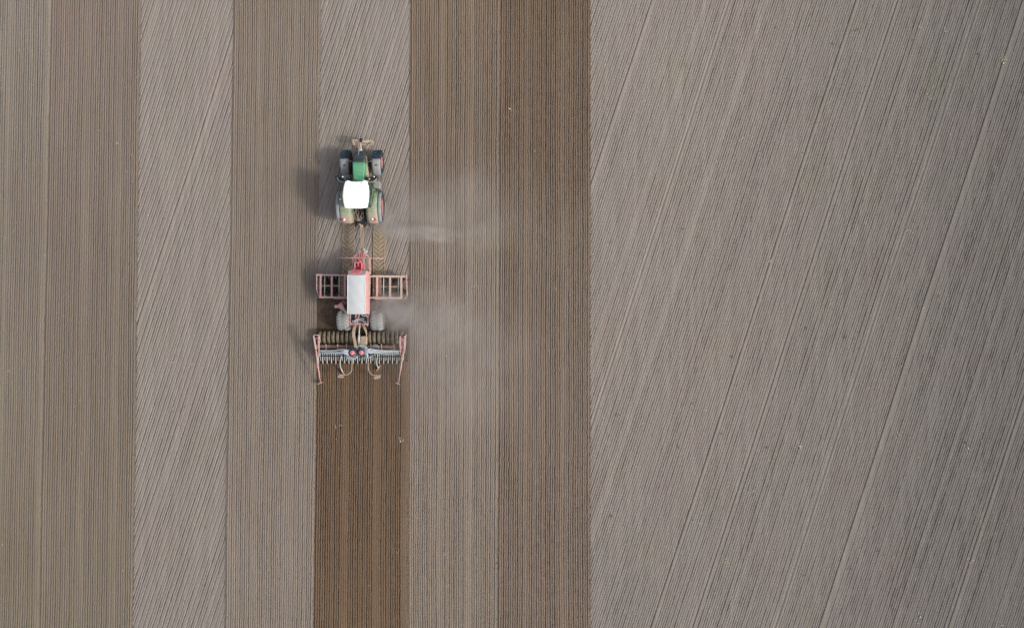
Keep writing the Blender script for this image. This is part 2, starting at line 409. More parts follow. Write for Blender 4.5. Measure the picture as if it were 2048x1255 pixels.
# loose soil just worked by the discs
yy = np.arange(556, 728, 1.0); ss = np.linspace(0, 1, 190); Sg, Yg = np.meshgrid(ss, yy, indexing='ij')
X = bx('d1', Yg) + (bx('f0', Yg) - bx('d1', Yg)) * Sg
Zt = .03 + .10 * vnoise(X, Yg, 7, 9, 301, 4) + .04 * vnoise(X, Yg, 2.2, 2.2, 302, 2)
e = np.minimum(np.minimum(Sg, 1 - Sg) * 180 / 3, 1); e = np.minimum(e, np.clip((Yg - 556) / 14, 0, 1)); Zt = Zt * e + .008 * (1 - e)
grid_mesh('field', (X - 1024) / S, (627.5 - Yg) / S, Zt, mT)['label'] = 'loose dark soil under the drill'

# chevron tracks pressed by the tractor tyres
m_track = soil('pressed_soil', [(0, s2l((150, 135, 114))), (8, s2l((146, 131, 111)))], rough_bump=.25, fine=.2)
def track(cx0, cx1):
    s_ = np.linspace(-1, 1, 57); yy = np.arange(404, 562, .55); Sg, Yg = np.meshgrid(s_, yy, indexing='ij')
    xc = cx0 + (cx1 - cx0) * (Yg - 404) / 158
    X = xc + Sg * 12.5 + vnoise(Yg, Yg * 0, 3, 1, 55) * 1.2 * np.abs(Sg)
    ph = (Yg + np.abs(Sg) * 11 + np.where(Sg > 0, 4.4, 0) + vnoise(X, Yg, 6, 6, 56) * 1.5) / 8.9
    t = np.abs(ph - np.floor(ph) - .5) * 8.9
    ins = np.clip((.86 - np.abs(Sg)) / .05, 0, 1)
    g = np.clip(1 - t / 1.6, 0, 1) * (.65 + .9 * (vnoise(X, Yg, 5, 5, 57) + .5)) * (np.abs(Sg) > .04)
    z = .045 - .070 * g * ins + .02 * np.exp(-((np.abs(Sg) - .9) / .06) ** 2) + .006 * vnoise(X, Yg, 2, 2, 58, 2)
    e = np.clip((1 - np.abs(Sg)) / .08, 0, 1); z = z * e - .05 * (1 - e)
    return grid_mesh('wheel_track', (X - 1024) / S, (627.5 - Yg) / S, z, m_track)
track(697.6, 695.6)['label'] = 'chevron tyre print in the soil on the left'
track(759.2, 757.2)['label'] = 'chevron tyre print in the soil on the right'

# land beyond the surveyed frame
mW, ntw, bw = newmat('distant_soil')
g = ntw.nodes.new('ShaderNodeNewGeometry'); cc = mixc(ntw, noise(ntw, g.outputs['Position'], .05, 4), s2l((120, 110, 100)), s2l((145, 135, 126)))
ntw.links.new(cc, bw.inputs['Base Color']); bw.inputs['Roughness'].default_value = .95
wv = ntw.nodes.new('ShaderNodeTexWave'); wv.inputs['Scale'].default_value = 3.3; wv.inputs['Distortion'].default_value = 1
mpw = ntw.nodes.new('ShaderNodeMapping'); mpw.inputs['Rotation'].default_value = (0, 0, -math.atan(SLOPE)); ntw.links.new(g.outputs['Position'], mpw.inputs[0]); ntw.links.new(mpw.outputs[0], wv.inputs['Vector'])
bpw = ntw.nodes.new('ShaderNodeBump'); bpw.inputs['Strength'].default_value = .6; bpw.inputs['Distance'].default_value = .03; ntw.links.new(wv.outputs[1], bpw.inputs['Height']); ntw.links.new(bpw.outputs[0], bw.inputs['Normal'])
me = bpy.data.meshes.new('ground'); me.from_pydata([(-900, -900, -.12), (900, -900, -.12), (900, 900, -.12), (-900, 900, -.12)], [], [(0, 1, 2, 3)])
me.materials.append(mW); o = bpy.data.objects.new('ground', me); C.objects.link(o); tag(o, 'bare farmland reaching beyond the field', kind='structure')

# ------------------------------------------------------------------ wheels
def tyre_mesh(c, r, w, lug='v', nl=20, seg=48, lug_h=.045, shoulder=.07, rim_r=.5, lugw=.075, split=False):
    mb = MB(); c = Vector(c); h = w / 2
    prof = [(-h * .72, rim_r), (-h * .93, rim_r + (r - rim_r) * .25), (-h, rim_r + (r - rim_r) * .55), (-h * .96, r - shoulder), (-h * .82, r - shoulder * .35), (-h * .5, r - .008), (0, r),
            (h * .5, r - .008), (h * .82, r - shoulder * .35), (h * .96, r - shoulder), (h, rim_r + (r - rim_r) * .55), (h * .93, rim_r + (r - rim_r) * .25), (h * .72, rim_r)]
    mb.lathe(c, prof, seg)
    def rad(a):
        q = abs(a) / h
        return r - .008 * min(1, q * 2) - max(0, q - .5) ** 2 * shoulder * 3.4
    lb = MB()
    def lugs(a0, a1, k, dth, sides=(-1, 1), off=.5, steps=4):
        for sgn in sides:
            for i in range(nl):
                th0 = 2 * math.pi * (i + (off if sgn > 0 else 0)) / nl; vs = []; fs = []
                for j in range(steps + 1):
                    a = a0 + (a1 - a0) * j / steps; th = th0 + k * (a - a0)
                    for rr, dt in ((rad(a) - .02, -dth), (rad(a) + lug_h, -dth * .7), (rad(a) + lug_h, dth * .7), (rad(a) - .02, dth)):
                        vs.append(c + Vector((sgn * a, rr * math.cos(th + dt), rr * math.sin(th + dt))))
                for j in range(steps):
                    for q in range(3): fs.append((j * 4 + q, j * 4 + q + 1, j * 4 + q + 5, j * 4 + q + 4))
                fs += [(0, 3, 2, 1), (steps * 4, steps * 4 + 1, steps * 4 + 2, steps * 4 + 3)]
                lb.add(vs, fs)
    if lug == 'v': lugs(.0, h * .97, .95 / r, lugw / 2 / r)
    elif lug == 'rib': lugs(h * .24, h * .93, .55 / r, lugw / 2 / r)
    elif lug == 'bar': lugs(0.0, h * .9, .1 / r, lugw / 2 / r, off=.5, steps=2)
    if split: return mb, lb
    mb.add(lb.v, lb.f); return mb

def rim_mesh(c, rr, w, side):
    mb = MB(); h = w / 2 * .72
    mb.lathe(c, [(-h, rr + .01), (-h, rr - .05), (-h * .5, rr - .06), (side * h * .55 - .02, rr * .55), (side * h * .7, rr * .33), (side * h * .95, rr * .3), (side * h * .95, .001)] if side > 0 else
             [(h, rr + .01), (h, rr - .05), (h * .5, rr - .06), (side * h * .55 + .02, rr * .55), (side * h * .7, rr * .33), (side * h * .95, rr * .3), (side * h * .95, .001)], 32)
    mb.lathe(c, [(side * h, rr + .015), (side * (h + .03), rr + .01), (side * (h + .02), rr - .03), (side * h * .6, rr - .05), (side * h * .4, rr * .6), (side * h * .62, rr * .35)], 32)
    return mb

def wheel(root, c, r, w, rim_r, side, mat='rubber', rimmat='rim_red', tread='tread', **kw):
    e = empty('wheel', c, root)
    tb, lb = tyre_mesh(c, r, w, rim_r=rim_r, split=True, **kw)
    tb.build('tyre', mat, e); lb.build('tread', tread, e)
    rim_mesh(c, rim_r, w, side).build('rim', rimmat, e)
    return e

def arc_shell(mb, cx0, cx1, cy, cz, r, a0, a1, th=.03, n=14, drop=.0, taper=0., lateral=6, crown=.04):
    """a mudguard: a shell of thickness th wrapped round an axle; a in degrees, 90 = up, >90 = to the rear"""
    rows = []
    for i in range(n + 1):
        a = R(a0 + (a1 - a0) * i / n); t = i / n
        x0 = cx0 + taper * t * .5; x1 = cx1 - taper * t * .5
        rows.append((a, x0, x1))
    vs = []; m = lateral + 1
    for lay in (0, 1):
        for a, x0, x1 in rows:
            for j in range(m):
                q = j / lateral; x = x0 + (x1 - x0) * q; cr = crown * (1 - (2 * q - 1) ** 4)
                rr = r + cr - crown - lay * th
                vs.append((x, cy + rr * math.cos(a), cz + rr * math.sin(a)))
    N = (n + 1) * m; fs = []
    for i in range(n):
        for j in range(lateral):
            p = i * m + j; fs.append((p, p + 1, p + m + 1, p + m)); fs.append((N + p, N + p + m, N + p + m + 1, N + p + 1))
    for i in range(n):
        p = i * m; fs.append((p, p + m, N + p + m, N + p)); p += lateral; fs.append((p, N + p, N + p + m, p + m))
    for j in range(lateral):
        fs.append((j, N + j, N + j + 1, j + 1)); p = n * m + j; fs.append((p, p + 1, N + p + 1, N + p))
    return mb.add(vs, fs, True)

def rrect(y, cx, hw, z0, z1, rad=.08, n=4, hwb=None, plane='xz'):
    """rounded section in the xz plane at y"""
    hwb = hw if hwb is None else hwb; pts = []
    for (sx, zc, s0, hh) in ((1, z1, 0, hw), (-1, z1, 90, hw), (-1, z0, 180, hwb), (1, z0, 270, hwb)):
        rr = rad if zc == z1 else rad * .4
        for k in range(n + 1):
            a = R(s0 + 90 * k / n)
            pts.append((cx + sx * (hh - rr) + rr * math.cos(a), y, (zc - rr if zc == z1 else zc + rr) + rr * math.sin(a)))
    return pts

# ------------------------------------------------------------------ tractor
AX = -9.84
tr = empty('tractor', (AX, 7.0, 0))
tag(tr, 'green tractor with a white cab roof pulling the red seed drill', 'tractor')
RY, FY = 7.0, 9.95
for sx in (-1, 1):
    wheel(tr, (AX + sx * 1.025, RY, 1.03), 1.0, .74, .56, sx, nl=20, lug_h=.055, lugw=.085)
    wheel(tr, (AX + sx * 1.03, FY, .80), .77, .60, .40, sx, nl=18, lug_h=.05, lugw=.075)
# rear mudguards
for sx, xi, xo in ((-1, -10.38, -11.12), (1, -9.36, -8.68)):
    mb = MB(); arc_shell(mb, xi, xo, RY, 1.03, 1.17, 32, 168, crown=.07, taper=.0)
    fo = mb.build('rear_fender', 'fender_green', tr)
    mb = MB(); arc_shell(mb, xo + sx * .003, xo + sx * .24, RY, 1.03, 1.12, 36, 160, crown=.06)
    mb.build('fender_extension', 'fender_grey', fo)
    # inner wall of the mudguard
    mb = MB(); pts = [(RY + 1.08 * math.cos(R(a)), 1.03 + 1.08 * math.sin(R(a))) for a in range(32, 169, 8)] + [(RY - .9, 1.0), (RY + .9, 1.0)]
    n = len(pts); mb.add([(xi, y, z) for y, z in pts] + [(xi - sx * .03, y, z) for y, z in pts], [tuple(range(n)), tuple(range(n, 2 * n))[::-1]] + [(k, (k + 1) % n, n + (k + 1) % n, n + k) for k in range(n)])
    mb.build('inner_panel', 'fender_green', fo)
# tail lamps
for pxr, pxw, py in ((684.5, 688.5, 439.5), (749.5, 745, 438.5)):
    a = G(pxr, py, 1.8); b = G(pxw, py - .3, 1.8)
    t = MB().lathe(a, [(-.06, .001), (-.06, .085), (.05, .085), (.07, .06), (.075, .001)], 14, 'z').build('tail_lamp', 'lamp_red', tr)
    MB().lathe(b, [(-.06, .001), (-.06, .07), (.05, .07), (.08, .04), (.085, .001)], 14, 'z').build('lamp_lens', 'lamp_white', t)
    MB().box((a + b) / 2 - Vector((0, 0, .09)), (.32, .2, .08)).build('lamp_bracket', 'fender_grey', t, .01)
for px, py in ((681, 398.3),):
    p = G(px, py, 2.24); MB().box(p, (.13, .09, .06)).build('side_lamp', 'lamp_white', tr, .01)
# front mudguards
for sx in (-1, 1):
    mb = MB(); xc = AX + sx * 1.03
    arc_shell(mb, xc - .31, xc + .29, FY, .80, .93, 84, 166, crown=.05, taper=.10)
    f = mb.build('front_fender', 'fender_grey', tr)
    MB().bar((xc - sx * .32, FY - .05, 1.65), (xc - sx * .62, FY - .05, 1.2), .05, .05).build('fender_stay', 'pale_steel', f)
    MB().box((xc, FY - .32, 1.69), (.14, .06, .03)).build('fender_clip', 'black', f)
# bonnet
secs = []
for y, hw, zt in ((9.74, .405, 2.20), (9.5, .40, 2.235), (9.1, .375, 2.26), (8.75, .345, 2.27), (8.45, .325, 2.27)):
    secs.append(rrect(y, AX, hw, 1.62, zt, .07, 4, hw + .03))
MB().loft(secs, True).build('bonnet', 'green', tr)
secs = []
for y, hw, zt, z0 in ((10.52, .20, 1.62, 1.0), (10.49, .24, 1.78, .98), (10.38, .30, 1.92, .96), (10.15, .36, 2.06, .95), (9.95, .39, 2.14, .95), (9.735, .40, 2.19, .95)):
    secs.append(rrect(y, AX, hw, z0, zt, .09, 4, hw + .02))
nose = MB().loft(secs, True).build('nose_grille', 'dark_grey', tr)
mb = MB()
for k in range(7): mb.box((AX, 9.84 + k * .075, 2.19 - k * .028 - (k * .075) ** 2 * .55), (.56 - k * .02, .018, .012))
mb.each('grille_bar', 'black', nose)
mb = MB()
secs = [rrect(y, AX, hw, .9, zt, .05, 3) for y, hw, zt in ((10.25, .37, 1.6), (9.6, .45, 1.66), (8.9, .46, 1.66), (8.45, .42, 1.66))]
mb.loft(secs, True).build('engine_side_panel', 'tan', tr)
MB().bar((AX, 10.3, .75), (AX, 6.2, .8), .5, .4).build('chassis', 'black', tr, .03)
MB().bar((AX - .75, FY, .78), (AX + .75, FY, .78), .24, .24).tube([(AX - .62, FY - .22, .8), (AX + .62, FY - .22, .8)], .035).build('front_axle', 'black', tr, .02)
MB().bar((AX - .75, RY, 1.0), (AX + .75, RY, 1.0), .36, .36).build('rear_axle', 'black', tr, .03)
# front linkage with its frame
fr = MB(); z = 1.0
fr.bar(G(705, 280.6, z), G(746, 282.2, z), .10, .12)
fr.bar(G(713, 288.9, z - .15), G(740, 289.4, z - .15), .10, .10)
fr.bar(G(706, 281, z), G(709.5, 290, z - .1), .16, .06); fr.bar(G(745, 282, z), G(743.5, 290, z - .1), .20, .06)
fr.add([G(709, 284, z - .2), G(742, 285, z - .2), G(741, 289, z - .2), G(711, 288, z - .2)], [(0, 1, 2, 3)])
F = fr.build('front_linkage_frame', 'tan', tr, .012)
MB().bar(G(709.5, 281.8, z + .1), G(723, 283.2, z + .12), .035, .035).bar(G(722, 283, z + .13), G(739, 284.2, z + .1), .05, .04).build('top_bar', 'pale_steel', F)
MB().box(G(722.3, 281, z + .1), (.14, .26, .22)).bar(G(723, 277, z), G(724, 281, z), .12, .2).build('coupling_hook', 'black', F, .02)
mb = MB().tube([G(721, 284, z + .1), G(721.5, 292, 1.15), G(722.8, 300, 1.2)], .035).box(G(721.7, 300, 1.22), (.16, .09, .1))
mb.build('top_link', 'white', tr)
mb = MB()
for a, b in (((711.3, 286.5), (718, 299.5)), ((712.3, 288), (720.5, 297)), ((738.6, 287), (730.5, 299)), ((738, 287.6), (733.6, 300.5))):
    mb.tube([G(*a, .95), G((a[0] + b[0]) / 2, (a[1] + b[1]) / 2, .93), G(*b, .85)], .032)
mb.each('lift_arm', 'tan', tr)
MB().bar(G(717.7, 300, 1.95), G(717, 310, 2.12), .02, .02).build('hood_hinge_rod', 'pale_steel', tr)
# cab
rw = .845; cy0, cy1 = 6.66, 8.42; cc = -9.868
secs = []
prof = [(-.845, 0), (-.84, .35), (-.80, .62), (-.745, .90)]
def roof_outline(k, dz):
    pts = []
    L = [(-.74, 6.74), (-.66, 6.68), (-.3, 6.655), (.3, 6.655), (.66, 6.70), (.74, 6.78), (.79, 7.1), (.83, 7.45), (.83, 7.8), (.79, 8.1), (.72, 8.35), (.64, 8.44), (.50, 8.45), (.43, 8.38), (0, 8.365), (-.33, 8.38), (-.42, 8.43), (-.56, 8.45), (-.68, 8.38), (-.77, 8.1), (-.83, 7.75), (-.85, 7.4), (-.81, 7.05)]
    for x, y in L: pts.append((cc + x * k, 7.55 + (y - 7.55) * k, dz))
    return pts
MB().loft([roof_outline(.93, 2.93), roof_outline(.995, 2.98), roof_outline(1.0, 3.08), roof_outline(.985, 3.16), roof_outline(.93, 3.215), roof_outline(.7, 3.24)]).build('roof', 'roof', tr, .02)
roof = tr.children[-1] if False else [o for o in bpy.data.objects if o.name == 'roof'][0]
mb = MB()
for a, b in (((698.5, 369), (698, 386)), ((702, 370), (702.5, 379)), ((702.5, 378.2), (706, 378)), ((723, 361), (723.6, 376))):
    mb.bar(G(*a, 3.236), G(*b, 3.236), .025, .012)
mb.each('roof_groove', 'groove', roof)
# glasshouse below the roof
gl = MB().loft([[(cc + sx * w_, y, z) for sx, y in ((-1, 6.85), (1, 6.85), (1, 8.3), (-1, 8.3))] for w_, z in ((.66, 1.55), (.80, 2.0), (.80, 2.9))]).build('cab', 'glass', tr, .05)
mb = MB()
for sx in (-1, 1):
    for y in (6.86, 7.5, 8.29):
        mb.tube([(cc + sx * .66, y, 1.55), (cc + sx * .79, y, 2.0), (cc + sx * .79, y, 2.95)], .035)
mb.each('cab_pillar', 'dark_grey', gl)
MB().loft([[(cc + .84, 6.9, 2.0), (cc + .90, 7.4, 2.0), (cc + .90, 8.1, 2.0), (cc + .84, 8.3, 2.0)], [(cc + .84, 6.9, 1.5), (cc + .95, 7.4, 1.45), (cc + .95, 8.1, 1.45), (cc + .84, 8.3, 1.5)]]).build('cab_door', 'fender_green', gl)
mb = MB().tube(smooth_path([G(741, 361, 2.9), G(745.5, 375, 2.6), G(746.5, 388, 2.5), G(745, 402, 2.4), G(741, 414, 2.3)]), .018).build('door_frame', 'black', gl)
MB().tube(smooth_path([G(745, 367, 2.2), G(747.5, 376, 2.1), G(755, 378, 2.1), G(763, 384, 1.9)]), .022).build('curved_tube', 'black', tr)  # black tube following a dark curved line beside the cab
MB().tube(smooth_path([G(754, 381, 2.22), G(753.5, 386, 2.26), G(752.5, 391, 2.28)]), .016).build('fender_handle', 'black', tr)
MB().prism([G(749, 361, 1.3), G(758, 361.5, 1.3), G(760, 364, 1.3), G(760, 377.5, 1.3), G(748, 377.5, 1.3), G(745.5, 372, 1.3)], .55, 1.3).build('fuel_tank', 'fender_grey', tr, .05)
MB().prism([G(686, 349, 1.3), G(699, 348.5, 1.3), G(699, 360, 1.3), G(684, 360, 1.3)], .55, 1.3).build('battery_box', 'fender_grey', tr, .04)
mb = MB()
for k in range(3): mb.box((AX - .93, 8.35, .55 + k * .3), (.30, .42, .04))
mb.each('step', 'black', tr)
# mirrors and work lights on their brackets
for sx, hx, wx, ax0, yv in ((-1, 679, 685, 690, 356), (1, 749, 748.2, 738, 355.5)):
    mb = MB().tube(smooth_path([G(ax0, 364.5, 2.85), G((ax0 + hx) / 2 + sx * 4, 363, 2.8), G(hx + sx * 4, 357, 2.75), G(hx + sx * 5, 353, 2.7)]), .028)
    m_ = mb.build('mirror_arm', 'fender_green', tr)
    q = Matrix.Rotation(R(-18 * sx), 3, 'Z')
    MB().box(G(hx + sx * 3, 354.5, 2.55), (.34, .11, .42), q).box(G(hx - sx * 1, 357.5, 2.3), (.26, .12, .26), q).box(G(hx - sx * 5, 359, 2.3), (.22, .14, .2)).build('mirror', 'black', m_, .03)
    MB().lathe(G(wx, 353.3, 2.75), [(-.03, .001), (-.03, .045), (.02, .045), (.04, .001)], 10, 'z').build('marker_lamp', 'lamp_white', m_)
MB().tube([G(737.5, 359, 1.4), G(738.5, 358.5, 2.2), G(738.5, 357.5, 2.9)], .06, 12).build('exhaust_pipe', 'steel', tr)
mb = MB()
for p, s_ in (((733, 357.5, 2.0), (.25, .2, .3)), ((742, 357, 1.9), (.3, .22, .25)), ((697, 357, 1.9), (.3, .2, .3))): mb.box(G(*p), s_)
mb.each('air_duct', 'dark_grey', tr, .03)
# rear linkage
MB().box((AX, 6.25, .95), (.62, .7, .55)).box((AX, 5.95, .7), (.4, .5, .3)).build('rear_housing', 'black', tr, .03)
mb = MB()
for sx in (-1, 1):
    mb.bar((AX + sx * .28, 6.5, .8), (AX + sx * .46, 5.72, .72), .07, .1); mb.bar((AX + sx * .3, 6.4, 1.35), (AX + sx * .42, 5.95, .75), .05, .05)
mb.bar((AX, 6.35, 1.35), (AX + .02, 5.85, 1.0), .07, .07)
mb.each('rear_lift_arm', 'black', tr, .01)
MB().bar((AX - .46, 5.74, .74), (AX + .46, 5.70, .74), .05, .05).build('link_crossbar', 'tan', tr)
rs = random.Random(3); mb = MB()
for k in range(7):
    x0 = 707 + k * 3.3 + rs.uniform(-1, 1)
    pts = [G(x0, 419, 1.5), G(x0 + rs.uniform(-3, 3), 425, 1.55), G(x0 + rs.uniform(-4, 4), 432, 1.4), G(718 + (x0 - 718) * .5 + rs.uniform(-3, 3), 440, 1.25), G(720 + rs.uniform(-2, 3), 448, 1.1), G(722.5 + rs.uniform(-1, 1), 458, 1.05)]
    mb.tube(smooth_path(pts), rs.uniform(.014, .024), 6)
mb.each('hydraulic_hose', 'hose_tan', tr)

# ------------------------------------------------------------------ seed drill
DX = -9.93
dr = empty('seed_drill', (DX, 0, 0))
tag(dr, 'dusty red trailed seed drill with a silver covered hopper and folding disc wings', 'seed drill')
MB().bar(G(723, 449, .95), G(723.8, 504, 1.0), .19, .16).bar(G(723.5, 478, 1.06), G(723.9, 503, 1.1), .10, .06).build('drawbar', 'tan', dr, .02)
MB().tube(smooth_path([G(720, 452, 1.1), G(721.5, 465, 1.12), G(722, 485, 1.14), G(719.5, 503, 1.2), G(718, 520, 1.3)]), .022, 6).tube(smooth_path([G(726, 455, 1.1), G(725.6, 480, 1.12), G(727, 505, 1.2), G(724, 522, 1.3)]), .02, 6).each('supply_hose', 'hose_tan', dr)
pl = MB().add([G(728.5, 496.6, 1.35), G(736, 503, 1.35), G(733, 505.4, 1.33), G(726.3, 499.2, 1.33)], [(0, 1, 2, 3)]).prism([G(728.5, 496.6, 1.35), G(736, 503, 1.35), G(733, 505.4, 1.35), G(726.3, 499.2, 1.35)], 1.30, 1.345).build('plate', 'white', dr)
mb = MB()
for t in (.25, .42, .6, .75):
    a = G(728.5, 496.6, 1.355).lerp(G(736, 503, 1.355), t - .08); b = G(726.3, 499.2, 1.355).lerp(G(733, 505.4, 1.355), t + .04)
    mb.bar(a.lerp(b, .3), a.lerp(b, .75), .025, .006)
mb.build('plate_mark', 'black', pl)
mb = MB().bar(G(720.5, 502, 1.05), G(708.5, 515, 1.05), .13, .13).bar(G(727, 502, 1.05), G(738, 515.5, 1.05), .13, .13).bar(G(722, 503, 1.0), G(719, 540, 1.0), .14, .14).bar(G(727, 503, 1.0), G(729, 540, 1.0), .1, .1)
mb.each('a_frame', 'red_pale', dr, .015)
mb = MB().tube([G(674.5, 515.2, 1.35), G(700, 515.3, 1.35), G(740, 516, 1.35), G(767.5, 516.6, 1.35)], .026)
mb.build('spacing_rod', 'red_pale', dr)
MB().bar(G(705.7, 516, 1.15), G(705.2, 541, 1.15), .09, .1).bar(G(739, 516, 1.15), G(739.8, 548, 1.15), .13, .12).each('front_rail', 'red_dusty', dr, .012)
MB().bar(G(739.5, 553, .95), G(738.4, 595, .95), .11, .12).bar(G(738.5, 596, .95), G(736.8, 648, .95), .10, .12).bar(G(735.5, 553, 1.0), G(735, 625, 1.0), .06, .1).each('side_rail', 'tan', dr, .012)
# blower
bl = MB().prism([G(707, 524, 1.5), G(724, 524, 1.5), G(726, 527, 1.5), G(725, 538, 1.5), G(707, 538, 1.5)], .9, 1.45).build('blower', 'red', dr, .06)
mb = MB().lathe(G(716.5, 531.5, 1.5), [(-.05, .29), (.03, .30), (.05, .26), (.04, .20), (-.05, .18)], 24, 'z').tube([G(715, 520, 1.35), G(715.5, 525, 1.5), G(716, 530, 1.55)], .09)
mb.build('blower_housing', 'red', bl)
mb = MB().bar(G(710, 524.5, 1.7), G(709.8, 539, 1.7), .06, .05).bar(G(723, 524, 1.7), G(723.8, 539, 1.7), .06, .05).bar(G(710, 525, 1.7), G(723, 524.6, 1.7), .05, .05).bar(G(716, 525, 1.68), G(716.5, 533, 1.68), .04, .04)
mb.build('blower_guard', 'red_pale', bl)
mb = MB()
for a, b in (((717, 508), (721, 520)), ((724, 506), (727, 514)), ((719, 516), (728, 517)), ((713, 519), (724, 520)), ((722, 511), (717, 516))): mb.bar(G(*a, 1.2), G(*b, 1.25), .07, .07)
mb.each('valve_block', 'red', dr, .01)
# hopper
hx0, hx1 = G(694.9, 0, 2.8).x, G(729.2, 0, 2.8).x; hy0, hy1 = .03, 2.45; hc = (hx0 + hx1) / 2; hh = (hx1 - hx0) / 2
def ring(x0, x1, y0, y1, z): return [(x0, y0, z), (x1, y0, z), (x1, y1, z), (x0, y1, z)]
hop = MB().loft([ring(hc - .25, hc + .25, .6, 2.0, .75), ring(hc - .58, hc + .66, .0, 2.70, 1.45), ring(hc - .60, hc + .66, .0, 2.80, 2.35), ring(hx0 - .01, hx1 + .04, .0, 2.49, 2.70)]).build('hopper', 'red_pale', dr, .06)
# cover with slight sag between bows
n1, n2 = 12, 24; vs = []; fs = []
for i in range(n1 + 1):
    for j in range(n2 + 1):
        s_, t_ = i / n1, j / n2; x = hx0 + (hx1 - hx0) * s_; y = hy0 + (hy1 - hy0) * t_
        z = 2.74 + .07 * (1 - (2 * s_ - 1) ** 2) - .018 * abs(math.sin(t_ * math.pi * 4)) * (1 - (2 * s_ - 1) ** 2) + .006 * math.sin(9 * s_ + 14 * t_)
        vs.append((x, y, z))
for i in range(n1):
    for j in range(n2): p = i * (n2 + 1) + j; fs.append((p, p + n2 + 1, p + n2 + 2, p + 1))
cv = MB().add(vs, fs, True).add(*[(lambda a: ([(v[0], v[1], v[2]) for v in a], [(3, 2, 1, 0)]))(ring(hx0, hx1, hy0, hy1, 2.70))][0]).build('hopper_cover', 'cover', dr)
MB().bar((hx0 - .005, hy0, 2.73), (hx0 - .005, hy1, 2.73), .045, .05).bar((hx1 + .005, hy0, 2.73), (hx1 + .005, hy1, 2.73), .045, .05).bar((hx0, hy0 - .01, 2.73), (hx1, hy0 - .01, 2.73), .04, .05).bar((hx0, hy1 + .01, 2.73), (hx1, hy1 + .01, 2.73), .04, .05).build('cover_edge', 'white', cv, .01)
MB().add([(hc - .42, 2.83, 2.33), (hc + .30, 2.83, 2.33), (hc + .24, 2.60, 2.63), (hc - .34, 2.60, 2.63), (hc - .42, 2.80, 2.20), (hc + .30, 2.80, 2.20), (hc + .24, 2.5, 2.55), (hc - .34, 2.5, 2.55)], [(0, 1, 2, 3), (4, 7, 6, 5), (0, 4, 5, 1), (2, 6, 7, 3), (0, 3, 7, 4), (1, 5, 6, 2)]).build('hopper_hatch', 'cap_red', hop, .02)
# loading auger on the left side
au = MB().prism([G(673.5, 611, 1.6), G(682.5, 603.5, 1.6), G(693, 625, 1.6), G(676, 615, 1.6)], 1.25, 1.6).build('loading_auger', 'red_pale', dr, .03)
MB().lathe(G(671.8, 612.4, 1.62), [(-.25, .001), (-.25, .10), (.0, .11), (.02, .08), (.03, .001)], 16, 'z').build('auger_cap', 'red_pale', au)
MB().lathe(G(688, 605, 1.3), [(-.2, .15), (.08, .16), (.10, .11), (.11, .001)], 16, 'z').bar(G(683, 603, 1.3), G(693, 602, 1.3), .07, .07).build('auger_motor', 'brown', au)
# wings
def wing(pts_bars, name='wing_frame'):
    pass
z = 1.0
W1 = MB()
for a, b, wd, hh_ in (((632.8, 549.3), (696, 550.3), .10, .14), ((639, 594), (696, 594.8), .12, .14), ((641.5, 549), (641.2, 595), .12, .12), ((663.8, 550), (663.6, 595), .12, .12), ((690, 550), (690, 595), .13, .12),
                      ((668, 596.6), (694, 597.2), .06, .1)):
    W1.bar(G(*a, z), G(*b, z - (.005 if a[1] > 560 else 0) + (.004 if abs(a[0] - b[0]) < 1 else 0)), wd, hh_)
w1 = W1.build('wing_frame', 'red_pale', dr, .01); tag(w1, 'left wing frame')
MB().bar(G(634.0, 549.5, z - .05), G(633.8, 580, z - .1), .05, .22).bar(G(634.2, 580, z - .15), G(639, 593, z - .2), .04, .22).build('side_plate', 'red_pale', w1)
MB().prism([G(635, 552, .6), G(640, 552, .6), G(640, 592, .6), G(635, 588, .6)], .5, .6).build('side_guard', 'brown', w1)
MB().prism([G(681, 551.5, .93), G(688.5, 551.5, .93), G(688.5, 593.5, .93), G(681, 593.5, .93)], .85, .93).each('wing_panel', 'brown', w1)
W2 = MB()
for a, b, wd, hh_ in (((746, 552), (813, 553), .14, .14), ((745, 595.2), (804, 595.8), .13, .14), ((754, 552), (753.9, 595), .13, .12), ((780.2, 553), (780, 595), .13, .12), ((802.6, 553), (802.6, 595.5), .13, .12),
                      ((750, 598), (772, 598.3), .06, .1), ((735, 552.6), (746, 552.6), .12, .12), ((735, 595), (745, 595.3), .1, .1)):
    W2.bar(G(*a, z), G(*b, z + (.004 if abs(a[0] - b[0]) < 1 else 0)), wd, hh_)
w2 = W2.build('wing_frame', 'pink_tan', dr, .01); tag(w2, 'right wing frame')
MB().bar(G(812.8, 549, z), G(814.8, 592, z - .03), .06, .2).bar(G(815, 592, z - .05), G(808.5, 598.5, z - .1), .04, .15).build('side_plate', 'red_pale', w2)
MB().prism([G(745.6, 554.5, .93), G(752.2, 554.5, .93), G(752.2, 593.5, .93), G(745.6, 593.5, .93)], .85, .93).prism([G(756, 554.5, .93), G(762.8, 554.5, .93), G(762.8, 593.5, .93), G(756, 593.5, .93)], .85, .93).each('wing_panel', 'brown', w2)
for x0, x1, ym, rods, wp in ((636, 681, 571, (649.5, 678.5), w1), (757, 811, 573, (767.3, 797), w2)):
    MB().bar(G(x0, ym, .82), G(x1, ym + .4, .82), .07, .07).build('disc_beam', 'tan', wp)
    mb = MB()
    for xr in rods: mb.tube([G(xr, 552, .95), G(xr - .3, 572, .9), G(xr - .3, 592, .75)], .035).bar(G(xr - 2.5, 591, .75), G(xr + 2, 591.5, .75), .06, .05)
    mb.each('lift_cylinder', 'pale_steel', wp)
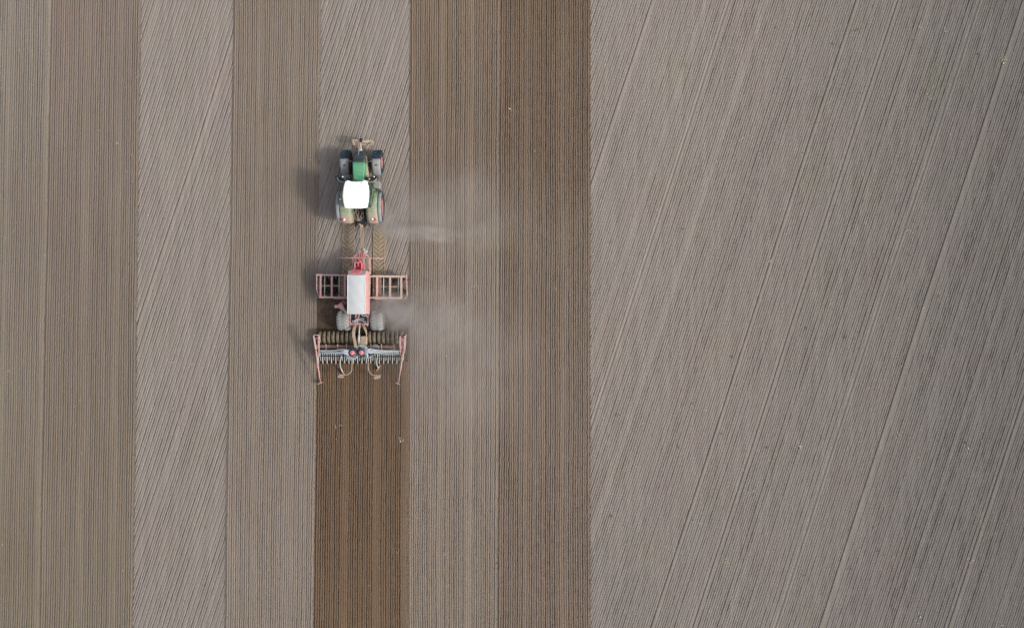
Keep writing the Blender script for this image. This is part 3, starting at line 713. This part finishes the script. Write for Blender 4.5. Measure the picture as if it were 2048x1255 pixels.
# the working discs of both wings
def disc(c, r, ang, tiltx=0):
    mb = MB(); rot = Matrix.Rotation(R(ang), 3, 'Z')
    prof = [(-.02, .001), (-.015, r * .4), (.035, r), (.045, r), (-.005, r * .4), (-.01, .001)]
    n = 20; vs = []
    for k in range(n):
        t = 2 * math.pi * k / n
        for a, q in prof: vs.append(Vector(c) + rot @ Vector((a, q * math.cos(t), q * math.sin(t))))
    m = len(prof); fs = [(k * m + j, k * m + j + 1, ((k + 1) % n) * m + j + 1, ((k + 1) % n) * m + j) for k in range(n) for j in range(m - 1)]
    return mb.add(vs, fs, True)
for x0, x1, wp, sg in ((636, 694, w1, 1), (740, 812, w2, -1)):
    nd = 8
    for k in range(nd):
        px = x0 + (x1 - x0) * (k + .5) / nd
        for row, (py, an) in enumerate(((560, 24), (583, -24))):
            c = G(px + row * 2, py, .30); c.z = .30
            dd = disc(c, .27, an * sg).build('disc', 'steel' if (k + row) % 3 == 0 else 'dark_grey', wp)
            MB().tube(smooth_path([c + Vector((0, 0, .02)), c + Vector((.08, .12, .18)), c + Vector((.05, .25 - row * .45, .45)), c + Vector((.04, .1, .55))], 4), .035, 6).box(c, (.12, .12, .12)).build('disc_arm', 'black', dd)
# centre frame under the hopper and behind it
MB().bar(G(716, 540, .85), G(716, 655, .85), .35, .3).bar(G(690, 640, .66), G(752, 641, .66), .2, .2).build('main_beam', 'brown', dr, .02)
mb = MB().bar(G(699.6, 647.3, 1.0), G(736.5, 647.6, 1.0), .12, .12).bar(G(701, 627, 1.0), G(700.3, 650, 1.0), .08, .1).bar(G(736, 622, 1.0), G(735.5, 651, 1.0), .07, .1).bar(G(712, 626, 1.05), G(711.5, 646, 1.0), .10, .1).bar(G(701, 626.5, 1.1), G(733, 627.5, 1.1), .1, .1)
mb.bar(G(719, 627, 1.15), G(714, 645, 1.1), .07, .07)
mb.build('rear_frame', 'red_pale', dr, .012)
MB().box(G(706.5, 635, .9), (.26, .4, .3)).box(G(725.5, 635, .9), (.40, .45, .3)).each('black_well', 'black', dr, .03)  # solid black boxes added to paint the dark wells of the frame
mb = MB()
for pts in ([(704, 641), (708, 643), (716, 639), (724, 641), (732, 644)], [(707, 642), (714, 637.5), (721, 636.5), (728, 638)], [(722, 628), (727, 632), (731, 630), (734, 634)]):
    mb.tube(smooth_path([G(x, y, 1.2) for x, y in pts]), .03, 6)
mb.each('cable', 'hose', dr)
mb = MB()
for x in (702.5, 706, 716, 721, 727, 734.5): mb.box(G(x, 650.3, 1.0), (.08, .09, .1))
mb.each('coupling', 'red_dusty', dr, .01)
for px in (684.9, 752.3):
    c = G(px, 641, 1.25); c = Vector((c.x, G(0, 640.5, .66).y, .66)); sd = -1 if px < 700 else 1
    wheel(dr, c, .635, .84, .30, sd, 'rubber_dusty', 'red_dusty', 'tread_dusty_lit', lug='rib', nl=20, lug_h=.035, lugw=.075, shoulder=.12)
# seed hoses from hopper to the distributors
mb = MB()
for q in range(3):
    mb.tube(smooth_path([G(709 + q * 1.4, 649, 1.1), G(705.8 + q * 1.6, 660, 1.35), G(705.5 + q * 1.8, 672, 1.4), G(708 + q * 1.8, 684, 1.5), G(709.5 + q * 1.2, 694, 1.6)]), .045, 8)
    mb.tube(smooth_path([G(724 + q * 1.7, 648, 1.1), G(727.5 + q * 1.6, 656, 1.3), G(731.5 + q * .8, 664, 1.35), G(733 - q * .5, 674, 1.35), G(732.5 - q * 3, 690, 1.5)]), .03, 8)
mb.each('seed_pipe', 'tan', dr)
MB().tube([G(719.3, 650, 1.15), G(717.8, 670, 1.2), G(716.5, 696, 1.3)], .05).tube([G(718.1, 668, 1.2), G(717.3, 682, 1.25)], .075).build('top_link', 'pale_steel', dr)
MB().prism([G(720, 672.5, 1.0), G(733, 671.5, 1.0), G(734.3, 674, 1.0), G(734, 688.5, 1.0), G(718, 688.5, 1.0), G(717.5, 676, 1.0)], .8, 1.0).lathe(G(722, 678, 1.03), [(0, .10), (.05, .09), (.06, .001)], 12, 'z').build('step_plate', 'tan', dr, .02)
# packer roller of narrow tyres
zr = .42; yr = G(0, 675, .8).y
src = None
xs = [640 + 9.05 * k for k in range(7)] + [698.5] + [743.5 + 9.1 * k for k in range(7)] + [736.6] + [637.0 - 6.0, 807.2]
xs = [631.8 + 0] * 0 + [G(x, 0, .8).x for x in [638.5, 647.4, 656.4, 665.4, 674.4, 683.4, 692.4, 701.2, 738.5, 747.6, 756.8, 765.9, 775.0, 784.2, 793.3, 802.3]]
c0 = (xs[0], yr, zr)
for x in xs:
    if src is None:
        src = tyre_mesh(c0, .42, .222, lug='bar', nl=30, seg=40, lug_h=.016, shoulder=.08, rim_r=.2, lugw=.035).build('packer_tyre', 'rubber_soil', dr)
    else:
        o = src.copy(); C.objects.link(o); o.parent = dr; o.location = (x - xs[0], 0, 0); o.rotation_euler = (0, 0, 0)
MB().tube([(xs[0] - .18, yr, zr), (xs[-1] + .18, yr, zr)], .21, 16).build('roller_axle', 'black', dr)
bm_ = MB().bar(G(637, 692.3, .9), G(806, 694.3, .9), .20, .16); bm_.build('rear_beam', 'brown', dr, .015)
mb = MB()
for x in (652, 675, 693, 742, 763, 788): mb.bar(G(x, 688, .95), G(x + .6, 699, .95), .06, .12)
mb.each('beam_bracket', 'tan', dr)
mb = MB().tube(smooth_path([G(744, 695, 1.0), G(746, 691, 1.1), G(751, 689.5, 1.15), G(756, 692, 1.1), G(757, 697, 1.0)]), .03, 6).tube(smooth_path([G(746, 696, 1.0), G(750, 692.5, 1.1), G(754, 695, 1.0)]), .03, 6)
mb.each('spare_hose', 'hose', dr)
# distributors
DC = [G(704.8, 705, 1.55), G(722.8, 704.3, 1.55)]
for c in DC:
    db = MB().lathe(c, [(-.5, .10), (-.35, .12), (-.1, .20), (.0, .24), (.03, .24), (.05, .15)], 24, 'z').build('distributor', 'dark_grey', dr)
    MB().lathe(c, [(.05, .15), (.11, .145), (.13, .11), (.14, .001)], 24, 'z').tube([c + Vector((-.03, -.02, .13)), c + Vector((.05, .02, .16))], .02, 6).build('distributor_cap', 'cap_red', db)
    mb = MB()
    for k in range(20):
        a = 2 * math.pi * k / 20; dv = Vector((math.cos(a), math.sin(a), 0)); mb.tube([c + dv * .2, c + dv * .37 - Vector((0, 0, .03))], .026, 6)
    mb.each('outlet', 'dark_grey', db)
# coulters: 40, in two staggered ranks, each with hose
XL, XR = 634.5, 809.0; rs = random.Random(5)
def cx(k): return XL + (XR - XL) * (k + .5) / 40
slots = []
proto = {}
for k in range(40):
    px = cx(k); rank = k % 2
    top = G(px, 705, .85); tip = G(px + .3, 726.5 - rank * 1.0, .30)
    key = rank
    if key not in proto:
        mb = MB()
        y0, y1 = (707, 723.5) if rank == 0 else (704, 718)
        mb.bar(G(px, y0, .85), G(px, y0 + 8, .72), .05, .08); mb.bar(G(px, y0 + 8, .72), G(px + .4, y1 + 2, .42), .05, .07); mb.tube([G(px + .4, y1, .5), G(px + .7, y1 + 3.5, .15)], .03, 6)
        cobj = mb.build('coulter', 'pale_steel', dr); proto[key] = (cobj, px, None)
        q = G(px + .9, y1 - 2.5, .2); q.z = .2
        d1 = disc(q + Vector((.045, 0, 0)), .19, 8); dd = d1.build('coulter_disc', 'black', cobj)
        MB().bar(G(px + 1.6, y0 + 3, .55), G(px + 1.6, y0 + 9, .5), .07, .12).build('coulter_spring', 'black', cobj); proto[key] = (cobj, px, list(cobj.children))
    else:
        srco, spx, kids = proto[key]
        o = srco.copy(); C.objects.link(o); o.parent = dr; o.location = srco.location + Vector((G(px, 0, .6).x - G(spx, 0, .6).x, rs.uniform(-.02, .02), 0))
        kids = kids or [ch for ch in bpy.data.objects if ch.parent == srco]
        for ch in kids:
            c2 = ch.copy(); C.objects.link(c2); c2.parent = o
    slots.append(px)
mb = MB()
for k, px in enumerate(slots):
    side = 0 if k < 20 else 1; c = DC[side]; sgn = -1 if side == 0 else 1
    out = c + Vector((sgn * .30, .03 * math.sin(k * 2.4) + .06, -.06))
    end = G(px, 709 + rs.uniform(-1, 1.5), .95); far = abs(end.x - c.x)
    lane = rs.uniform(-.12, .10)
    if far > .7:
        pts = [c + Vector((sgn * .2, .2 * math.sin(k * 1.7), -.03)), c + Vector((sgn * .55, .10 + lane * 1.3, .02)), Vector((c.x + sgn * far * .55, c.y + .05 + lane * .8, 1.42)),
               Vector((c.x + sgn * (far - .35), c.y + .05 + lane * .6, 1.30)), Vector((end.x - sgn * .04, c.y - .0 + lane * .4, 1.2)), end]
    else:
        a = 2 * math.pi * (k % 20) / 20
        pts = [c + Vector((.3 * math.cos(a), .3 * math.sin(a), -.03)), c + Vector((sgn * .38, -.22 + lane, -.08)), c + Vector((sgn * (.1 + far * .4), -.36, -.2)), end + Vector((0, -.06, .1)), end]
    mb.tube(smooth_path(pts, 5), .031, 6)
for q in range(14):     # looped slack round the heads
    side = q % 2; c = DC[side]; a0 = rs.uniform(2.6, 4.6) if side == 0 else rs.uniform(-1.2, 1.0) ; r_ = rs.uniform(.30, .47)
    mb.tube(smooth_path([c + Vector((r_ * math.cos(a0 + t), r_ * math.sin(a0 + t), rs.uniform(-.16, .0))) for t in (0, .5, 1.0, 1.5, 2.0)], 4), .028, 6)
mb.tube(smooth_path([G(636, 700.6, 1.3), G(660, 700, 1.35), G(680, 699, 1.4), G(698, 698.5, 1.5)]), .022, 6).tube(smooth_path([G(735, 701, 1.5), G(760, 703, 1.35), G(785, 704, 1.3), G(799, 702, 1.25)]), .022, 6)
mb.tube(smooth_path([G(735, 702, 1.5), G(760, 706, 1.3), G(785, 708, 1.2), G(799, 707, 1.15)]), .02, 6)
mb.each('seed_hose', 'hose', dr)
MB().bar(G(636, 705.5, .95), G(806, 707, .95), .10, .10).bar(G(637, 711.5, .8), G(808, 713, .8), .07, .07).build('coulter_bar', 'black', dr, .01)
# bout markers standing at both ends
for side in (0, 1):
    if side == 0:
        legs = (((627.5, 671), (632, 698), (635.5, 735)), ((638.3, 671), (637.5, 690), (638.5, 712))); top = ((627, 670.3), (639, 670.3)); inner = (630, 676), (636.5, 676)
        arm = ((632, 700), (634.5, 722), (641, 765)); ft = ((635.7, 767.2), (645.3, 764)); lab = 'left marker'
    else:
        legs = (((800.3, 673), (800.5, 692), (802, 712)), ((811, 671), (808.5, 695), (806, 716))); top = ((800, 672.3), (811.5, 673)); inner = (802, 678), (808, 678.5)
        arm = ((810, 676), (805.5, 710), (797, 765)); ft = ((791.6, 764.5), (799.8, 768.6)); lab = 'right marker'
    mb = MB()
    for l in legs:
        mb.bar(G(*l[0], 1.75), G(*l[1], 1.5), .10, .12); mb.bar(G(*l[1], 1.5), G(*l[2], 1.0), .08, .10)
    mb.bar(G(*top[0], 1.75), G(*top[1], 1.75), .10, .1); mb.bar(G(*inner[0], 1.7), G(*inner[1], 1.7), .06, .08)
    mb.bar(G(inner[0][0] + 1, 690, 1.5), G(inner[1][0] + .6, 690.5, 1.5), .05, .06)
    mb.bar(G(legs[0][1][0] + 1.5, 695, .6), G(legs[0][1][0] + 1.5, 695, 1.5), .10, .14)
    mk = mb.build('bout_marker', 'red_pale', dr, .01); tag(mk, lab)
    MB().tube([G(legs[0][0][0] + 3 - 0, 672, 1.82), G(legs[1][0][0] - 3, 672, 1.82)], .05, 8).box(G(inner[0][0] + 2.5, 674, 1.72), (.1, .12, .1)).build('marker_pivot', 'black', mk)
    MB().tube([G(*arm[0], 1.6), G(*arm[1], 1.25)], .055, 8).tube([G(*arm[1], 1.25), G(*arm[2], .45)], .062, 8, r2=.028).build('marker_arm', 'red_dusty', mk)
    MB().bar(G(*ft[0], .35), G(*ft[1], .35), .05, .3).build('marker_disc', 'tan', mk, .01)
    MB().tube(smooth_path([G(inner[1][0] - 1, 680, 1.75), G(inner[1][0] + .5, 694, 1.7), G(inner[1][0] + 1.2, 706, 1.3)]), .018, 6).build('marker_hose', 'hose_tan', mk)
    if side: MB().tube(smooth_path([G(812, 668, 1.5), G(811.5, 676, 1.55), G(811, 690, 1.5), G(809.5, 704, 1.3)]), .022, 6).build('marker_rod', 'red_pale', mk)
# warning boards on bent tubes and tramline markers
for tube_, bd, tm in (([(704, 716), (703.6, 735), (702.5, 742), (697, 747.5), (688, 749.3), (677, 748.3)], [(675, 752.3), (682, 749.5), (688.5, 752.2), (685.5, 755.6), (677.5, 755)], [(683.5, 710), (680.5, 722), (680.8, 733), (685.5, 743.5)]),
                      ([(736.3, 716), (736.5, 735), (738.2, 742), (744, 748.7), (752, 750.5), (762, 750.3)], [(745, 755.3), (752, 752), (761.3, 751.8), (760, 756.2), (751, 757.8)], [(756, 708), (753.5, 720), (754, 730), (757.6, 735)])):
    MB().tube(smooth_path([G(*p, 1.15) for p in tube_]), .028, 8).build('board_tube', 'tan', dr)
    b = MB().prism([G(*p, 1.0) for p in bd], .98, 1.01).build('warning_board', 'board_white', dr)
    xs_ = [p[0] for p in bd]; mb = MB()
    ymid = sum(p[1] for p in bd) / len(bd)
    for t in (.22, .48, .74):
        x = min(xs_) + (max(xs_) - min(xs_)) * t; mb.prism([G(x - .3, ymid + 2.0, 1.0), G(x + 1.5, ymid + 2.0, 1.0), G(x + 3.3, ymid - 1.9, 1.0), G(x + 1.5, ymid - 1.9, 1.0)], 1.012, 1.018)
    mb.build('red_stripe', 'board_red', b)
    tmk = MB().tube(smooth_path([G(*p, .9 - .2 * i) for i, p in enumerate(tm)]), .034, 8).build('tramline_marker', 'pale_steel', dr)
    p = G(tm[-1][0], tm[-1][1], .15); q = Matrix.Rotation(R(35 if tm[-1][0] < 720 else -35), 3, 'Z')
    MB().box(p, (.05, .42, .30), q).build('marker_blade', 'tan', tmk)

# ------------------------------------------------------------------ straw and crumbs lying about (countless)
rs = random.Random(9); mb = MB(); cl = MB()
def straw(x, y, L, wd, a, z=.05):
    dv = Vector((math.cos(a), math.sin(a), rs.uniform(-.05, .12))) * L / 2; c = Vector((x, y, z))
    pm = c + Vector((rs.uniform(-.03, .03), rs.uniform(-.03, .03), .01))
    mb.bar(c - dv, pm, wd, .012); mb.bar(pm, c + dv, wd * .8, .01)
for k in range(300):
    px, py = rs.uniform(-60, 2110), rs.uniform(-60, 1320)
    if rs.random() < .35: px = rs.uniform(1180, 2110)
    p = G(px, py); straw(p.x, p.y, rs.uniform(.05, .18), rs.uniform(.008, .018), rs.uniform(0, 6.28))
for px, py, n in ((1600, 890, 6), (1935, 895, 3), (2006, 125, 8), (1268, 215, 3), (1285, 201, 3), (1248, 325, 5), (1480, 280, 4), (950, 573, 3), (801, 882, 3), (952, 573, 2), (1840, 60, 3), (1887, 60, 4), (1450, 1120, 8), (1942, 1120, 4), (1837, 1232, 3),
                  (1820, 470, 4), (1500, 980, 3), (1790, 870, 3), (240, 280, 2), (893, 711, 1), (1019, 218, 2), (680, 850, 3), (345, 725, 2), (1534, 520, 4), (1300, 720, 3), (1855, 190, 4)):
    for q in range(n):
        p = G(px + rs.gauss(0, 5), py + rs.gauss(0, 6)); straw(p.x, p.y, rs.uniform(.08, .24), rs.uniform(.010, .022), rs.uniform(0, 6.28))
for px, py in ((1600, 892), (1936, 896), (893, 711), (1020, 218), (801, 882), (1840, 1232), (2006, 127)):
    p = G(px, py); mb.box((p.x, p.y, .06), (.06, .09, .03), Matrix.Rotation(rs.uniform(0, 3), 3, 'Z'))
o = mb.build('straw', 'straw'); tag(o, 'bits of pale straw scattered over the soil', 'straw', kind='stuff')
mC = soil('clod_soil', [(0, s2l((88, 76, 64))), (5, s2l((96, 84, 72)))])
def clod(px, py, r):
    p = G(px, py); vs = []; fs = []; n = 6
    for i, (zz, rr) in enumerate(((-.6, .6), (.1, 1.0), (.7, .65))):
        for k in range(n):
            a = 2 * math.pi * (k + .3 * i) / n; q = r * rr * rs.uniform(.7, 1.2); vs.append((p.x + q * math.cos(a), p.y + q * math.sin(a), .045 + zz * r * .8))
    for i in range(2):
        for k in range(n): fs.append((i * n + k, i * n + (k + 1) % n, (i + 1) * n + (k + 1) % n, (i + 1) * n + k))
    fs.append(tuple(range(2 * n, 3 * n))); cl.add(vs, fs)
for k in range(1500): clod(rs.uniform(634, 816), rs.uniform(598, 728), rs.uniform(.02, .07))
for k in range(900): clod(rs.uniform(-60, 2110), rs.uniform(-60, 1320), rs.uniform(.012, .032))
for key in B:                       # crumbs thrown over the seams between passes
    for k in range(220):
        y = rs.uniform(-60, 1320); clod(float(bx(key, y)) + rs.gauss(0, 3.0), y, rs.uniform(.010, .03))
for k in range(22):
    a, b_ = rs.uniform(1190, 2048), rs.uniform(0, 1255)
    for q in range(4): clod(a + rs.gauss(0, 2), b_ + rs.gauss(0, 2), rs.uniform(.02, .04))
o = cl.build('soil_clods', mC); tag(o, 'small dark clods of earth lying on the field', 'clods', kind='stuff')

# ------------------------------------------------------------------ dust hanging in the air
def dust(name, c, size, dens, seed, stretch=(1, 1, 1), rot=0, scale=2.0, lo=.42, hi=.75, label='', col=(.93, .89, .86)):
    m = bpy.data.materials.new(name); m.use_nodes = True; nt = m.node_tree; nt.nodes.remove(nt.nodes['Principled BSDF'])
    out = nt.nodes['Material Output']; pv = nt.nodes.new('ShaderNodeVolumePrincipled'); pv.inputs['Color'].default_value = (*col, 1); pv.inputs['Anisotropy'].default_value = .2
    tc = nt.nodes.new('ShaderNodeTexCoord')
    ln = nt.nodes.new('ShaderNodeVectorMath'); ln.operation = 'LENGTH'; nt.links.new(tc.outputs['Object'], ln.inputs[0])
    fall = ramp(nt, ln.outputs['Value'], .98, .1)
    mp = nt.nodes.new('ShaderNodeMapping'); mp.inputs['Scale'].default_value = stretch; mp.inputs['Location'].default_value = (seed, seed * .7, 0); nt.links.new(tc.outputs['Object'], mp.inputs[0])
    f = noise(nt, mp.outputs[0], scale, 4, .6, lo, hi)
    nt.links.new(math_(nt, 'MULTIPLY', math_(nt, 'MULTIPLY', fall, f), dens), pv.inputs['Density'])
    nt.links.new(pv.outputs[0], out.inputs['Volume'])
    bm = bmesh.new(); bmesh.ops.create_icosphere(bm, subdivisions=3, radius=1.0); me = bpy.data.meshes.new(name); bm.to_mesh(me); bm.free()
    me.materials.append(m); o = bpy.data.objects.new(name, me); C.objects.link(o); o.location = c; o.scale = size; o.rotation_euler = (0, 0, R(rot))
    tag(o, label, 'dust', 'dust clouds blown off the machine', 'stuff')
    return o
dust('dust', G(835, 466, 1.0), (3.9, .75, .85), 2.0, 3, (1.3, .8, 1), -5, 1.8, .32, .75, 'low streak of pale dust blowing off the right rear tractor wheel')
dust('dust', G(885, 428, 1.2), (6.8, 3.6, 1.2), .62, 9, (1, .8, 1), -4, 1.5, .30, .80, 'wide veil of dust to the right of the tractor')
dust('dust', G(785, 622, .9), (2.3, 1.8, .85), 4.2, 14, (1, 1, 1), 0, 2.0, .30, .75, 'dense dust rising behind the right wing of the drill')
dust('dust', G(860, 640, 1.1), (3.4, 3.0, 1.1), .65, 41, (1, 1, 1), 0, 1.8, .30, .75, 'dust spreading out beside the right drill wheel')
dust('dust', G(925, 710, 1.4), (7.6, 6.4, 1.4), .32, 19, (1, 1, 1), -25, 1.6, .28, .75, 'large faint dust cloud drifting right of the seed drill')
dust('dust', G(713, 472, .5), (.9, 1.5, .45), 1.1, 24, (1, 1, 1), 0, 2.0, .3, .75, 'small grey dust puff around the drawbar', (.62, .65, .70))
dust('dust', G(790, 574, .3), (1.4, 1.0, .5), 2.2, 31, (1, 1, 1), 0, 2.2, .3, .75, 'dust between the beams of the right wing')
dust('dust', G(765, 440, .7), (1.3, 1.2, .8), 2.4, 51, (1, 1, 1), 0, 2.2, .3, .75, 'dust curling off the outer face of the right rear tractor tyre')
